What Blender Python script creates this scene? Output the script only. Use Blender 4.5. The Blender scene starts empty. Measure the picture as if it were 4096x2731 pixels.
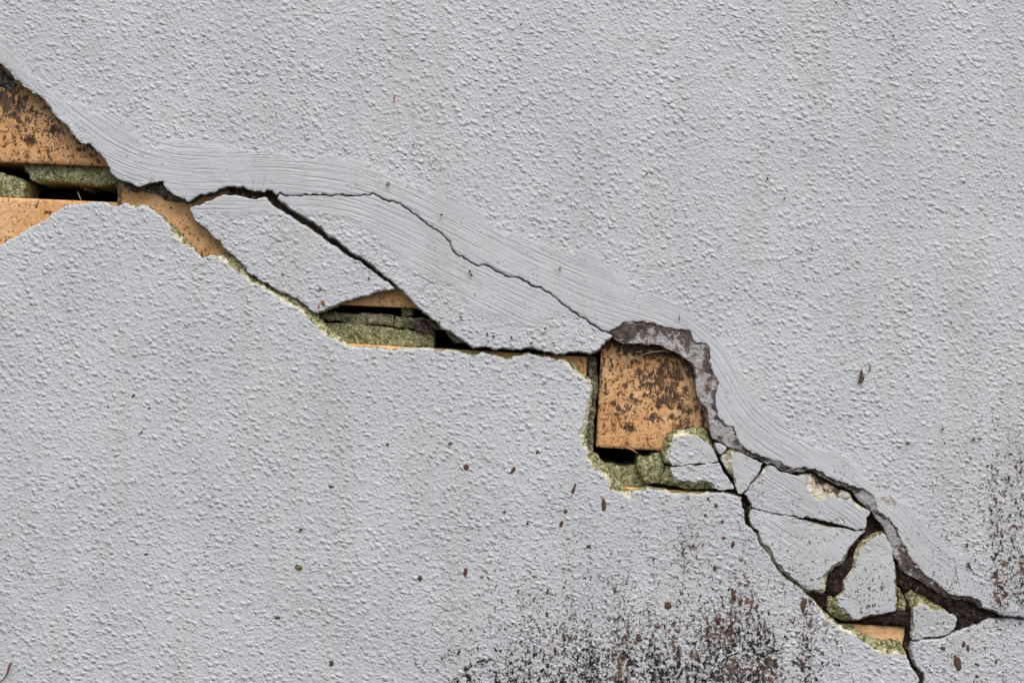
import bpy, math, random
import numpy as np
from mathutils import Vector

scene = bpy.context.scene
COL = scene.collection
# ------------------------------------------------------------------ camera, sky, sun, exposure
S = 0.75 / 4096            # metres per unit of the drawing grid (the wall patch in view is 0.75 m wide)
CX, CY = 2048.0, 1365.5
ZC = 0.34                  # height of the view centre above the soil
DP = 4096 * 50.0 / 36.0    # camera distance in grid units
cam_d = bpy.data.cameras.new("Camera")
cam_d.lens = 50.0; cam_d.sensor_width = 36.0
cam_d.clip_start = 0.02; cam_d.clip_end = 400.0
cam = bpy.data.objects.new("Camera", cam_d)
cam.location = (0, -DP * S, ZC); cam.rotation_euler = (math.radians(90), 0, 0)
COL.objects.link(cam); scene.camera = cam

SUN_EL, SUN_AZ = math.radians(58), math.radians(20)     # soft light from above, a little from the right
world = bpy.data.worlds.new("World"); scene.world = world; world.use_nodes = True
wn = world.node_tree
for n in list(wn.nodes): wn.nodes.remove(n)
sky = wn.nodes.new("ShaderNodeTexSky"); sky.sky_type = 'NISHITA'; sky.sun_disc = False
sky.sun_elevation = SUN_EL; sky.sun_rotation = math.pi - SUN_AZ
sky.air_density = 1.0; sky.dust_density = 4.0; sky.ozone_density = 1.0
bgn = wn.nodes.new("ShaderNodeBackground"); bgn.inputs[1].default_value = 0.10
won = wn.nodes.new("ShaderNodeOutputWorld")
wn.links.new(sky.outputs[0], bgn.inputs[0]); wn.links.new(bgn.outputs[0], won.inputs[0])
sun_d = bpy.data.lights.new("Sun", 'SUN'); sun_d.energy = 1.15; sun_d.angle = math.radians(55)
sun_d.color = (1.0, 0.96, 0.90)
sun = bpy.data.objects.new("Sun", sun_d); COL.objects.link(sun)
to_sun = Vector((math.sin(SUN_AZ) * math.cos(SUN_EL), -math.cos(SUN_AZ) * math.cos(SUN_EL), math.sin(SUN_EL)))
sun.rotation_euler = to_sun.to_track_quat('Z', 'Y').to_euler()
sun.location = (0.5, -2, 3)
scene.view_settings.view_transform = 'Standard'; scene.view_settings.look = 'None'
scene.view_settings.exposure = 0.76; scene.view_settings.gamma = 1.0
scene.view_settings.use_curve_mapping = False
try:
    scene.cycles.max_bounces = 6; scene.cycles.diffuse_bounces = 3; scene.cycles.caustics_reflective = False
except Exception: pass

# ------------------------------------------------------------------ helpers: grid space
def W(x, y, d=0.0):
    """grid point (x right, y down, d behind the wall face) to metres"""
    return ((x - CX) * S, d * S, (CY - y) * S + ZC)

def at_depth(pts, d):
    """points seen at (x, y), moved out to where they stand at depth d"""
    k = 1.0 + d / DP
    p = np.asarray(pts, float)
    return np.stack([CX + (p[:, 0] - CX) * k, CY + (p[:, 1] - CY) * k], 1)

def P(s):
    v = [float(t) for t in s.replace(';', ' ').replace(',', ' ').split()]
    return list(zip(v[0::2], v[1::2]))

def hsh(ix, iy, seed):
    with np.errstate(over='ignore'):
        h = (ix.astype(np.int64) * 374761393 + iy.astype(np.int64) * 668265263 + seed * 974711) & 0xffffffff
        h = ((h ^ (h >> 13)) * 1274126177) & 0xffffffff
        h = (h ^ (h >> 16)) & 0xffffff
    return h / float(0xffffff)

def vnoise(x, y, seed=0):
    ix, iy = np.floor(x), np.floor(y)
    fx, fy = x - ix, y - iy
    fx = fx * fx * (3 - 2 * fx); fy = fy * fy * (3 - 2 * fy)
    a, b = hsh(ix, iy, seed), hsh(ix + 1, iy, seed)
    c, d = hsh(ix, iy + 1, seed), hsh(ix + 1, iy + 1, seed)
    return (a * (1 - fx) + b * fx) * (1 - fy) + (c * (1 - fx) + d * fx) * fy

def fbm(x, y, size, seed=0, octv=3):
    o, amp, tot = 0.0, 1.0, 0.0
    for k in range(octv):
        f = (2.03 ** k) / size
        o = o + amp * (vnoise(x * f + 17.3 * k, y * f - 9.1 * k, seed + 31 * k) - 0.5); tot += amp; amp *= 0.55
    return 2 * o / tot

def sstep(a, b, x):
    t = np.clip((x - a) / (b - a), 0, 1); return t * t * (3 - 2 * t)

def rough(pts, seg=7.0, amp=0.13, closed=False):
    """break long straight runs into a ragged line (repeatable)"""
    out = []
    n = len(pts)
    def sub(a, b):
        L = math.hypot(b[0] - a[0], b[1] - a[1])
        if L <= seg or L > 420: out.append(a); return
        r = random.Random(int(a[0] * 7 + a[1] * 131 + b[0] * 1009 + b[1] * 31))
        t = r.uniform(.4, .6); o = r.uniform(-1, 1) * amp * min(L, 60)
        m = (a[0] + (b[0] - a[0]) * t - (b[1] - a[1]) / L * o, a[1] + (b[1] - a[1]) * t + (b[0] - a[0]) / L * o)
        sub(a, m); sub(m, b)
    for i in range(n if closed else n - 1):
        sub(tuple(pts[i]), tuple(pts[(i + 1) % n]))
    if not closed: out.append(tuple(pts[-1]))
    return out

def shift(pts, dx, dy): return [(x + dx, y + dy) for x, y in pts]

def inside(poly, xs, ys):
    """even-odd test on the grid xs * ys -> (ny, nx) bool"""
    p = np.asarray(poly); q = np.roll(p, -1, 0)
    res = np.zeros((len(ys), len(xs)), bool)
    for j, y in enumerate(ys):
        m = (p[:, 1] <= y) != (q[:, 1] <= y)
        if not m.any(): continue
        a, b = p[m], q[m]
        c = np.sort(a[:, 0] + (y - a[:, 1]) / (b[:, 1] - a[:, 1]) * (b[:, 0] - a[:, 0]))
        res[j] = (np.searchsorted(c, xs) % 2) == 1
    return res

def sdf(poly, xs, ys, R, closed=True):
    """signed distance (+ inside) clipped to R, with the nearest point"""
    p = np.asarray(poly, float); q = np.roll(p, -1, 0)
    if not closed: p, q = p[:-1], q[:-1]
    D = np.full((len(ys), len(xs)), float(R)); NX = np.zeros_like(D); NY = np.zeros_like(D)
    for a, b in zip(p, q):
        i0, i1 = np.searchsorted(xs, [min(a[0], b[0]) - R, max(a[0], b[0]) + R])
        j0, j1 = np.searchsorted(ys, [min(a[1], b[1]) - R, max(a[1], b[1]) + R])
        if i0 >= i1 or j0 >= j1: continue
        X, Y = xs[None, i0:i1], ys[j0:j1, None]
        d = b - a; L2 = d @ d + 1e-9
        t = np.clip(((X - a[0]) * d[0] + (Y - a[1]) * d[1]) / L2, 0, 1)
        nx, ny = a[0] + t * d[0], a[1] + t * d[1]
        dd = np.hypot(X - nx, Y - ny)
        blk = D[j0:j1, i0:i1]; m = dd < blk
        blk[m] = dd[m]; NX[j0:j1, i0:i1][m] = nx[m]; NY[j0:j1, i0:i1][m] = ny[m]
    if closed: D = np.where(inside(poly, xs, ys), D, -D)
    return D, NX, NY

# ------------------------------------------------------------------ where the wall was trowelled, splashed, chipped
def chaikin(p, n=3):
    p = np.asarray(p, float)
    for _ in range(n):
        q = .75 * p[:-1] + .25 * p[1:]; r = .25 * p[:-1] + .75 * p[1:]
        p = np.concatenate([p[:1], np.stack([q, r], 1).reshape(-1, 2), p[-1:]])
    return p
STROKE = chaikin(P("-900,-200 -200,60 0,230 300,520 520,650 700,695 900,700 1200,700 1450,740 1700,850 2000,1010 2400,1190 2700,1270 2880,1420 3000,1660 3250,1820 3550,2010 3750,2260 4200,2450 5000,2700"))
BAND = P("-300,-60 0,122 105,260 313,390 488,470 575,560 730,556 975,575 1220,610 1480,640 1670,715 1846,780 1968,870 2177,940 2440,1020 2580,1150 2790,1250 2930,1390 3000,1560 3190,1700 3400,1810 3570,1960 3800,2140 3920,2310 4096,2420 4400,2470 3900,2470 3640,2560 3610,2640 3300,2470 3100,2280 2960,2060 2900,1960 2560,1560 2450,1345 2250,1290 2080,1330 1900,1250 1700,1130 1500,985 1420,905 1240,880 1100,835 1060,860 960,885 850,885 765,890 740,815 560,760 470,720 370,600 130,380 0,262 -300,0")
CHIPS = [P(s) for s in (
    "3555,1925 3565,1925 3562,1943 3552,1956 3544,1966 3541,1958 3549,1943",
    "3521,1999 3537,1986 3539,1999 3555,2004 3557,1979 3567,1994 3583,2022 3567,2040 3552,2027 3532,2012",
    "3338,2078 3361,2065 3376,2078 3379,2093 3366,2088 3343,2091",
    "3150,1968 3158,1967 3161,1974 3157,1980 3150,1978",
    "3508,1943 3518,1941 3522,1950 3515,1956 3507,1951",
    "3960,2618 3975,2616 3984,2630 3975,2642 3964,2632",
    "3050,1856 3068,1862 3062,1885 3052,1898 3042,1888")]

def BELOW(X, Y): return (X > 2850) & (Y > 1780 + .6 * (X - 2850)) & (X < 3600)

def stroke_uv(X, Y):
    p = STROKE; a, b = p[:-1], p[1:]
    L = np.hypot(*(b - a).T); cum = np.concatenate([[0], np.cumsum(L)[:-1]])
    bd = np.full(X.shape, 1e9); U = np.zeros(X.shape); V = np.zeros(X.shape)
    for k in range(len(a)):
        d = (b[k] - a[k]) / L[k]
        t = np.clip((X - a[k, 0]) * d[0] + (Y - a[k, 1]) * d[1], 0, L[k])
        ex, ey = X - a[k, 0] - t * d[0], Y - a[k, 1] - t * d[1]
        dd = np.hypot(ex, ey); m = dd < bd
        bd[m] = dd[m]; U[m] = cum[k] + t[m]; V[m] = (np.sign(d[0] * ey - d[1] * ex) * dd)[m]
    return U, V

def blot2(X, Y, x, y, a, b): return np.exp(-((X - x) / a) ** 2 - ((Y - y) / b) ** 2)
def bump1(x, a, b, c, d): return sstep(a, b, x) * (1 - sstep(c, d, x))

def dirt_field(X, Y):
    col = vnoise(X / 42.0, Y / 1400.0, 5) * .6 + vnoise(X / 130.0, Y / 2500.0, 6) * .4
    low = sstep(1750, 2731, Y)
    d = bump1(X, 1350, 2250, 3150, 3560) * low ** .78 * (.38 + .95 * col)
    d += .35 * bump1(X, 1900, 2500, 3000, 3400) * sstep(2350, 2731, Y)
    d += .58 * sstep(3720, 4000, X) * bump1(Y, 1150, 2050, 2350, 2620) * (.15 + 1.25 * vnoise(X / 34.0, Y / 900.0, 15))
    d += .30 * sstep(3500, 3800, X) * sstep(1500, 2200, Y) * (.5 + col)
    d += .55 * bump1(X, 3405, 3445, 3545, 3585) * bump1(Y, 2230, 2330, 2470, 2500) * (.3 + 1.2 * col)
    d += .16 * bump1(X, 2500, 2800, 4200, 4400) * bump1(Y, 1250, 1700, 2700, 2900)
    d += .12 * sstep(1500, 2600, Y) + .45 * blot2(X, Y, 420, 2330, 230, 55) + .3 * blot2(X, Y, 110, 2290, 60, 30)
    black = 1.15 * bump1(X, 1300, 2000, 3200, 3480) * sstep(2380, 2700, Y) + .55 * bump1(X, 2900, 3000, 3150, 3350) * sstep(2250, 2500, Y)
    return np.clip(d, 0, 1.3), np.clip(black, 0, 1)

def mesh_from(name, co, faces, smooth=True):
    me = bpy.data.meshes.new(name)
    faces = np.asarray(faces, np.int32); k = faces.shape[1]
    me.vertices.add(len(co)); me.vertices.foreach_set("co", np.asarray(co, np.float32).ravel())
    me.loops.add(faces.size); me.loops.foreach_set("vertex_index", faces.ravel())
    me.polygons.add(len(faces)); me.polygons.foreach_set("loop_start", np.arange(0, faces.size, k, dtype=np.int32))
    me.polygons.foreach_set("use_smooth", np.full(len(faces), smooth))
    me.update(calc_edges=True); me.validate()
    return me

def add_attr(me, name, val):
    a = me.attributes.new(name, 'FLOAT', 'POINT'); a.data.foreach_set("value", np.asarray(val, np.float32))

def tag(o, label, cat, group=None, kind=None):
    if label: o["label"] = label
    if cat: o["category"] = cat
    if group: o["group"] = group
    if kind: o["kind"] = kind
    return o

def link(name, me, mat, parent=None, loc=None):
    o = bpy.data.objects.new(name, me); COL.objects.link(o)
    if mat is not None:
        me.materials.clear(); me.materials.append(mat)
    if loc is not None: o.location = loc
    if parent is not None: o.parent = parent
    return o

def sheet(name, outer, mat, label, cat, d0=0.0, h=5.0, thick=60.0, paint=None, inset=0.0, kind=0.0, edge_drop=30.0,
          tilt=(0, 0), bulge=0.0, rnd=(1.0, 1.6), lumps=(0, 40), dirt=None, group=None, okind=None, rag=0.13,
          wide=False, split=True, chips=True, seed=1, skirt_jit=4.0, moss=0.0):
    """A slab with a traced ragged outline: relief front, broken edge running back 'thick' units."""
    outer = at_depth(rough(outer, amp=rag, closed=True), d0)
    x0, y0 = outer.min(0); x1, y1 = outer.max(0)
    if wide:     # fine over the patch in view, coarse far beyond it
        far = lambda s: np.cumsum(np.geomspace(h, 2600, 32)) * s
        xs = np.concatenate([(-150 + far(-1))[::-1], np.arange(-150, 4250, h), 4250 + far(1)])
        ys = np.concatenate([(-150 + far(-1))[::-1], np.arange(-150, 2880, h), 2880 + np.cumsum(np.geomspace(h, 60, 26))])
        xs = xs[(xs > x0 - 1e3) & (xs < x1 + 1e3)]; ys = ys[(ys > y0 - 1e3) & (ys < y1 + 1e3)]
        ys = ys[ys < CY + ZC / S + 60]
    else:
        xs = np.arange(x0 - 2 * h, x1 + 3 * h, h); ys = np.arange(y0 - 2 * h, y1 + 3 * h, h)
    R = 70.0
    D, NX, NY = sdf(outer, xs, ys, R)
    xc, yc = (xs[1:] + xs[:-1]) / 2, (ys[1:] + ys[:-1]) / 2
    keep = inside(outer, xc, yc)
    ny, nx = D.shape
    cnt = np.zeros((ny, nx), int)
    cnt[:-1, :-1] += keep; cnt[1:, :-1] += keep; cnt[:-1, 1:] += keep; cnt[1:, 1:] += keep
    X, Y = np.meshgrid(xs, ys)
    bnd = (cnt > 0) & (cnt < 4) & (np.abs(D) < 2.2 * h)
    X = np.where(bnd, NX, X); Y = np.where(bnd, NY, Y)
    so = np.where(bnd, 0.0, np.abs(D))
    wob = fbm(X, Y, 60, seed + 3)
    if paint is None: psd = so - inset * (1 + 1.2 * wob)
    else:
        psd = np.full((ny, nx), -R)
        for pl in paint:
            psd = np.maximum(psd, sdf(at_depth(rough(pl, amp=.16, closed=True), d0), xs, ys, R)[0])
        psd = np.where(bnd & (psd > -1), 2.6, psd)
        if inset: psd = np.minimum(psd, so - inset * (1 + 1.2 * wob))
    kindv = np.full((ny, nx), float(kind))
    if chips:
        for c in CHIPS:
            c = np.asarray(c)
            if c[:, 0].min() > x1 or c[:, 0].max() < x0: continue
            cs = sdf(at_depth(rough(c, amp=.2, closed=True), d0), xs, ys, 30.0)[0]
            kindv = np.where(cs > -8, 3.0, kindv); psd = np.minimum(psd, -cs)
    # relief (towards the viewer +)
    frac = np.clip(-psd / np.maximum(-psd + so, 1e-3), 0, 1)
    Z = bulge * fbm(X, Y, 700, seed + 7, 2) + tilt[0] * (X - (x0 + x1) / 2) + tilt[1] * (Y - (y0 + y1) / 2)
    un = 1 - sstep(-2.5, 0.5, psd)
    chip = kindv > 2.5
    Z = Z - un * np.where(chip, 2.0, 3.0 + edge_drop * frac + 5.0 * fbm(X, Y, 22, seed + 11))
    if lumps[0]: Z = Z + lumps[0] * fbm(X, Y, lumps[1], seed + 19, 4)
    Z = Z - rnd[0] * np.exp(-so / rnd[1])
    U, V = stroke_uv(X, Y) if mat is M['render'] else (X * 0, X * 0)
    if mat is M['render']:
        st = sdf(at_depth(BAND, 0), xs, ys, 150.0)[0]
        st = sstep(-25, 70, st + 45 * fbm(X, Y, 120, 77)) * np.where(BELOW(X, Y), .62, 1.0)
        dv, bv = dirt_field(X, Y)
    else:
        st = X * 0; dv = np.full(X.shape, 0.0 if dirt is None else 1.0) * (1 if dirt is None else dirt(X, Y)); bv = X * 0
    used = cnt > 0
    idx = -np.ones((ny, nx), int); idx[used] = np.arange(used.sum())
    j, i = np.nonzero(keep)
    F = np.stack([idx[j + 1, i], idx[j + 1, i + 1], idx[j, i + 1], idx[j, i]], 1)
    vx, vy, vz = X[used], Y[used], Z[used]
    A = dict(paint=psd[used], streak=st[used], su=U[used], sv=V[used], dirt=dv[used], black=bv[used], ekind=kindv[used], wear=moss(X, Y)[used] if callable(moss) else np.full(used.sum(), float(moss)))
    # skirt
    e = np.concatenate([F[:, [0, 1]], F[:, [1, 2]], F[:, [2, 3]], F[:, [3, 0]]])
    key = np.minimum(e[:, 0], e[:, 1]) * (len(vx) + 1) + np.maximum(e[:, 0], e[:, 1])
    u, first, c = np.unique(key, return_index=True, return_counts=True)
    be = e[first[c == 1]]
    bverts, inv = np.unique(be, return_inverse=True); be2 = inv.reshape(-1, 2)
    nrm = np.zeros((len(bverts), 2))
    dx, dy = vx[be[:, 1]] - vx[be[:, 0]], vy[be[:, 1]] - vy[be[:, 0]]
    nn = np.stack([-dy, dx], 1)                       # grid y runs down: outward side of the face loop
    np.add.at(nrm, be2[:, 0], nn); np.add.at(nrm, be2[:, 1], nn)
    nrm /= np.maximum(np.hypot(nrm[:, 0], nrm[:, 1]), 1e-6)[:, None]
    bx, by, bz = vx[bverts], vy[bverts], vz[bverts]
    rings = [(0.0, 0.0), (0.06, -.4), (0.25, .3), (0.5, -.2), (0.75, .2), (1.0, 0.0)]
    sx, sy, sz = [], [], []
    for k, (t, o) in enumerate(rings):
        off = skirt_jit * (0 if k == 0 else 1) * (o + 1.0 * fbm(bx + 37 * k, by + 53 * k, 16, seed + k))
        if k: off = np.minimum(off, 2.0)
        sx.append(bx + nrm[:, 0] * off); sy.append(by + nrm[:, 1] * off); sz.append(bz - t * thick)
    nb = len(bverts)
    SF = np.concatenate([np.stack([be2[:, 0] + k * nb, be2[:, 0] + (k + 1) * nb, be2[:, 1] + (k + 1) * nb, be2[:, 1] + k * nb], 1) for k in range(len(rings) - 1)])
    SV = (np.concatenate(sx), np.concatenate(sy), np.concatenate(sz)); ns = len(SV[0])
    loc = W((max(x0, 0) + min(x1, 4096)) / 2, min(y1, 2731), d0)
    def pack(gx, gy, gz):
        co = np.stack([(gx - CX) * S, (d0 - gz) * S, (CY - gy) * S + ZC], 1)
        return co - np.array(loc)
    def put(me, attrs):
        if mat is not None and mat.get('uses_attrs'):
            for kk, vv in attrs.items(): add_attr(me, kk, vv)
    SA = {kk: np.tile(vv[bverts], len(rings)) for kk, vv in A.items()}
    SA['paint'] = np.full(ns, -60.0); SA['streak'] = SA['streak'] * 0; SA['dirt'] = SA['dirt'] * (.4 if mat is M['render'] else 1.0)
    SA['ekind'] = np.where(SA['ekind'] > 2.5, kind, SA['ekind'])
    if split and mat is M['render']:
        fp = A['paint'][F].mean(1) > -1.5
        def sub(Fs):
            ids, iv = np.unique(Fs, return_inverse=True)
            return ids, iv.reshape(-1, 4)
        ids, Ff = sub(F[fp])
        me = mesh_from(name, pack(vx[ids], vy[ids], vz[ids]), Ff); put(me, {k2: v2[ids] for k2, v2 in A.items()})
        o = link(name, me, mat, loc=loc)
        if (~fp).any():
            ids, Fu = sub(F[~fp])
        else: ids, Fu = np.zeros(0, int), np.zeros((0, 4), int)
        co = np.concatenate([pack(vx[ids], vy[ids], vz[ids]), pack(*SV)])
        me2 = mesh_from("broken_edge", co, np.concatenate([Fu, SF + len(ids)]))
        put(me2, {k2: np.concatenate([A[k2][ids], SA[k2]]) for k2 in A})
        link("broken_edge", me2, mat, parent=o)
    else:
        co = np.concatenate([pack(vx, vy, vz), pack(*SV)])
        me = mesh_from(name, co, np.concatenate([F, SF + len(vx)])); put(me, {k2: np.concatenate([A[k2], SA[k2]]) for k2 in A})
        o = link(name, me, mat, loc=loc)
    return tag(o, label, cat, group, okind)

# ------------------------------------------------------------------ materials
class NT:
    def __init__(s, name, attrs=False):
        s.m = bpy.data.materials.new(name); s.m.use_nodes = True; s.t = s.m.node_tree
        if attrs: s.m['uses_attrs'] = True
        for n in list(s.t.nodes): s.t.nodes.remove(n)
        s.out = s.n("ShaderNodeOutputMaterial"); s.b = s.n("ShaderNodeBsdfPrincipled")
        s.t.links.new(s.b.outputs[0], s.out.inputs[0])
        s.tc = s.n("ShaderNodeTexCoord").outputs['Object']
    def n(s, ty): return s.t.nodes.new(ty)
    def put(s, sock, v):
        if isinstance(v, bpy.types.NodeSocket): s.t.links.new(v, sock)
        elif isinstance(v, (tuple, list)) and len(v) == 3 and sock.type == 'RGBA': sock.default_value = (*v, 1)
        else: sock.default_value = v
    def attr(s, name):
        a = s.n("ShaderNodeAttribute"); a.attribute_name = name; return a.outputs['Fac']
    def math(s, op, a, b=0.0, c=None, clamp=False):
        m = s.n("ShaderNodeMath"); m.operation = op; m.use_clamp = clamp
        s.put(m.inputs[0], a); s.put(m.inputs[1], b)
        if c is not None: s.put(m.inputs[2], c)
        return m.outputs[0]
    def add(s, a, b): return s.math('ADD', a, b)
    def mul(s, a, b): return s.math('MULTIPLY', a, b)
    def sub(s, a, b): return s.math('SUBTRACT', a, b)
    def inv(s, a): return s.math('SUBTRACT', 1.0, a)
    def step(s, a, b, x, o0=0.0, o1=1.0):
        m = s.n("ShaderNodeMapRange"); m.interpolation_type = 'SMOOTHSTEP'
        s.put(m.inputs['Value'], x); s.put(m.inputs['From Min'], a); s.put(m.inputs['From Max'], b)
        m.inputs['To Min'].default_value = o0; m.inputs['To Max'].default_value = o1
        return m.outputs['Result']
    def scale(s, v, xyz):
        m = s.n("ShaderNodeMapping"); m.inputs['Scale'].default_value = xyz; s.put(m.inputs['Vector'], v); return m.outputs[0]
    def rot(s, v, ang, xyz):
        m = s.n("ShaderNodeMapping"); m.vector_type = 'POINT'; m.inputs['Rotation'].default_value = (0, ang, 0)
        m.inputs['Scale'].default_value = (1, 1, 1); s.put(m.inputs['Vector'], v); return s.scale(m.outputs[0], xyz)
    def xyz(s, x, y, z=0.0):
        c = s.n("ShaderNodeCombineXYZ"); s.put(c.inputs[0], x); s.put(c.inputs[1], y); s.put(c.inputs[2], z); return c.outputs[0]
    def noise(s, size, det=3, ro=.55, dist=0.0, vec=None, off=0.0):
        """size in grid units (vec given in grid units too)"""
        t = s.n("ShaderNodeTexNoise"); t.inputs['Detail'].default_value = det; t.inputs['Roughness'].default_value = ro
        t.inputs['Distortion'].default_value = dist
        v = vec if vec is not None else s.tc
        if off:
            a = s.n("ShaderNodeVectorMath"); a.operation = 'ADD'; s.put(a.inputs[0], v); a.inputs[1].default_value = (off, off * .7, off * 1.3); v = a.outputs[0]
        t.inputs['Scale'].default_value = 1.0 / (size * S)
        s.put(t.inputs['Vector'], v); return t.outputs[0]
    def noise1(s, vec, det=2, ro=.5, dist=0.0):
        t = s.n("ShaderNodeTexNoise"); t.inputs['Scale'].default_value = 1.0; t.inputs['Detail'].default_value = det
        t.inputs['Roughness'].default_value = ro; t.inputs['Distortion'].default_value = dist
        s.put(t.inputs['Vector'], vec); return t.outputs[0]
    def voro(s, size, feat='F1', out='Distance', rnd=1.0, vec=None):
        t = s.n("ShaderNodeTexVoronoi"); t.feature = feat; t.inputs['Scale'].default_value = 1.0 / (size * S)
        t.inputs['Randomness'].default_value = rnd
        s.put(t.inputs['Vector'], vec if vec is not None else s.tc); return t.outputs[out]
    def warp(s, amt, size):
        t = s.n("ShaderNodeTexNoise"); t.inputs['Scale'].default_value = 1.0 / (size * S); t.inputs['Detail'].default_value = 3
        s.put(t.inputs['Vector'], s.tc)
        m = s.n("ShaderNodeVectorMath"); m.operation = 'MULTIPLY_ADD'
        s.put(m.inputs[0], t.outputs['Color']); m.inputs[1].default_value = (amt * S * 3,) * 3; s.put(m.inputs[2], s.tc)
        return m.outputs[0]
    def mix(s, f, a, b):
        m = s.n("ShaderNodeMix"); m.data_type = 'RGBA'; m.clamp_factor = True
        s.put(m.inputs[0], f); s.put(m.inputs[6], a); s.put(m.inputs[7], b); return m.outputs[2]
    def fmix(s, f, a, b):
        m = s.n("ShaderNodeMix"); m.data_type = 'FLOAT'
        s.put(m.inputs[0], f); s.put(m.inputs[2], a); s.put(m.inputs[3], b); return m.outputs[0]
    def bump(s, hgt, dist, strength=1.0, normal=None):
        b = s.n("ShaderNodeBump"); b.inputs['Strength'].default_value = strength; b.inputs['Distance'].default_value = dist
        s.put(b.inputs['Height'], hgt)
        if normal is not None: s.put(b.inputs['Normal'], normal)
        return b.outputs[0]
    def done(s, col, rough=.9, normal=None, spec=.25):
        s.put(s.b.inputs['Base Color'], col); s.put(s.b.inputs['Roughness'], rough)
        s.b.inputs['Specular IOR Level'].default_value = spec
        if normal is not None: s.put(s.b.inputs['Normal'], normal)
        return s.m

M = {}
SOIL_A, SOIL_B = (.022, .016, .013), (.065, .043, .031)

def mat_render():
    t = NT("painted_render", True)
    paint, streak, su, sv = t.attr('paint'), t.attr('streak'), t.attr('su'), t.attr('sv')
    dirt, black, ek = t.attr('dirt'), t.attr('black'), t.attr('ekind')
    # --- masks
    ragn = t.noise(14, 4, .65)
    pm = t.step(-.8, .8, t.add(paint, t.mul(t.sub(ragn, .5), 12.0)))          # 1 painted
    # --- paint colour: pale cool grey, faint cloudy wear
    cloud = t.noise(420, 4, .6)
    fine = t.noise(9, 3, .65)
    c = t.mix(t.step(.38, .62, cloud), (.520, .546, .566), (.565, .590, .606))
    c = t.mix(t.mul(t.step(.50, .68, fine), .35), c, (.43, .448, .46))
    grime = t.mul(t.step(.54, .68, t.noise(150, 5, .65, off=3.1)), .30)
    c = t.mix(grime, c, (.43, .43, .42))
    # --- stuck dirt: flecks drawn out downwards, fine specks
    dn = t.noise(17, 5, .72, dist=.3, vec=t.scale(t.tc, (1, 1, .70)))
    dn2 = t.noise(110, 3, .6, vec=t.scale(t.tc, (1, 1, .30)), off=1.7)
    big = t.add(t.mul(dn, .80), t.mul(dn2, .20))
    thr = t.sub(.680, t.mul(dirt, .125))
    fm = t.step(-.004, .012, t.sub(big, thr))
    sp = t.noise(9, 3, .6, off=5.3)
    spm = t.step(-.005, .022, t.sub(t.add(t.mul(sp, .78), t.mul(t.noise(80, 3, .6, off=8.8), .22)), t.sub(.652, t.mul(dirt, .075))))
    fm = t.math('MAXIMUM', fm, t.mul(spm, .85))
    cl = t.step(0, .014, t.sub(t.noise(46, 6, .74, dist=.3, off=6.4), t.sub(.70, t.mul(black, .135))))
    fm = t.math('MAXIMUM', fm, cl)
    halo = t.mul(t.step(-.075, .03, t.sub(t.add(t.mul(dn, .45), t.mul(dn2, .55)), thr)), t.step(.15, .9, dirt))
    c = t.mix(t.mul(halo, .30), c, (.30, .255, .215))
    run = t.step(.50, .64, t.noise(130, 4, .6, vec=t.scale(t.tc, (1, 1, .14)), off=9.2))
    c = t.mix(t.mul(run, .16), c, (.40, .39, .355))
    dcol = t.mix(t.step(.38, .62, t.noise(30, 4, .65, off=2.2)), (.040, .024, .018), (.17, .100, .066))
    bk = t.step(.46, .58, t.add(t.mul(black, .60), t.mul(t.sub(t.noise(120, 3, .6, off=4.4), .5), 1.1)))
    dcol = t.mix(t.mul(bk, .94), dcol, (.020, .017, .016))
    fm = t.mul(fm, pm)
    c = t.mix(fm, c, dcol)
    # --- broken edge colours
    n1, n2, n3 = t.noise(18, 5, .70), t.noise(55, 5, .65, off=6.1), t.noise(10, 3, .6, off=7.7)
    moss = t.mix(t.step(.44, .56, n1), (.11, .115, .042), (.38, .37, .19))
    moss = t.mix(t.mul(t.step(.50, .60, n2), .65), moss, (.13, .145, .055))
    moss = t.mix(t.mul(t.step(.55, .62, n3), .85), moss, (.56, .53, .36))
    moss = t.mix(t.mul(t.step(.42, .36, n3), .8), moss, (.05, .052, .018))
    cream = t.mix(t.step(.4, .6, n1), (.60, .54, .36), (.82, .79, .66))
    nearp = t.step(-12, -5, t.add(t.sub(paint, 3.0), t.mul(t.sub(n2, .5), 110.0)))
    e0 = t.mix(nearp, moss, cream)
    grey = t.mix(t.step(.4, .6, n3), (.42, .40, .39), (.56, .555, .55))
    sdm = t.math('MAXIMUM', t.step(0, .05, t.sub(t.add(t.mul(n1, .5), t.mul(n2, .5)), t.sub(.57, t.mul(t.attr('wear'), .15)))), t.step(-12, -5, t.add(paint, t.mul(t.sub(n2, .5), 120.0))))
    e1 = t.mix(t.mul(sdm, .9), grey, t.mix(t.step(.4, .6, n1), (.030, .021, .017), (.14, .092, .068)))
    e2 = t.mix(t.step(.47, .53, n2), t.mix(t.step(.4, .6, n1), (.035, .025, .02), (.15, .11, .08)), t.mix(t.step(.42, .58, n1), (.34, .27, .19), (.68, .60, .47)))
    e2 = t.mix(t.mul(t.step(.53, .58, t.noise(70, 4, .6, off=9.4)), .85), e2, moss)
    e2 = t.mix(t.mul(t.step(-24, -12, t.add(paint, t.mul(t.sub(n2, .5), 110.0))), .85), e2, cream)
    e3 = t.mix(t.step(.4, .6, n1), (.50, .46, .41), (.78, .75, .68))
    ec = t.mix(t.step(.4, .6, ek), e0, e1); ec = t.mix(t.step(1.4, 1.6, ek), ec, e2); ec = t.mix(t.step(2.4, 2.6, ek), ec, e3)
    col = t.mix(pm, ec, c)
    # --- relief: sprayed stipple, trowel lines, grit on the broken edges
    wv = t.warp(4.5, 26)
    b1 = t.step(.58, .10, t.voro(25, 'F1', vec=t.rot(wv, -.45, (.85, 1, 1.15))))
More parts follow.
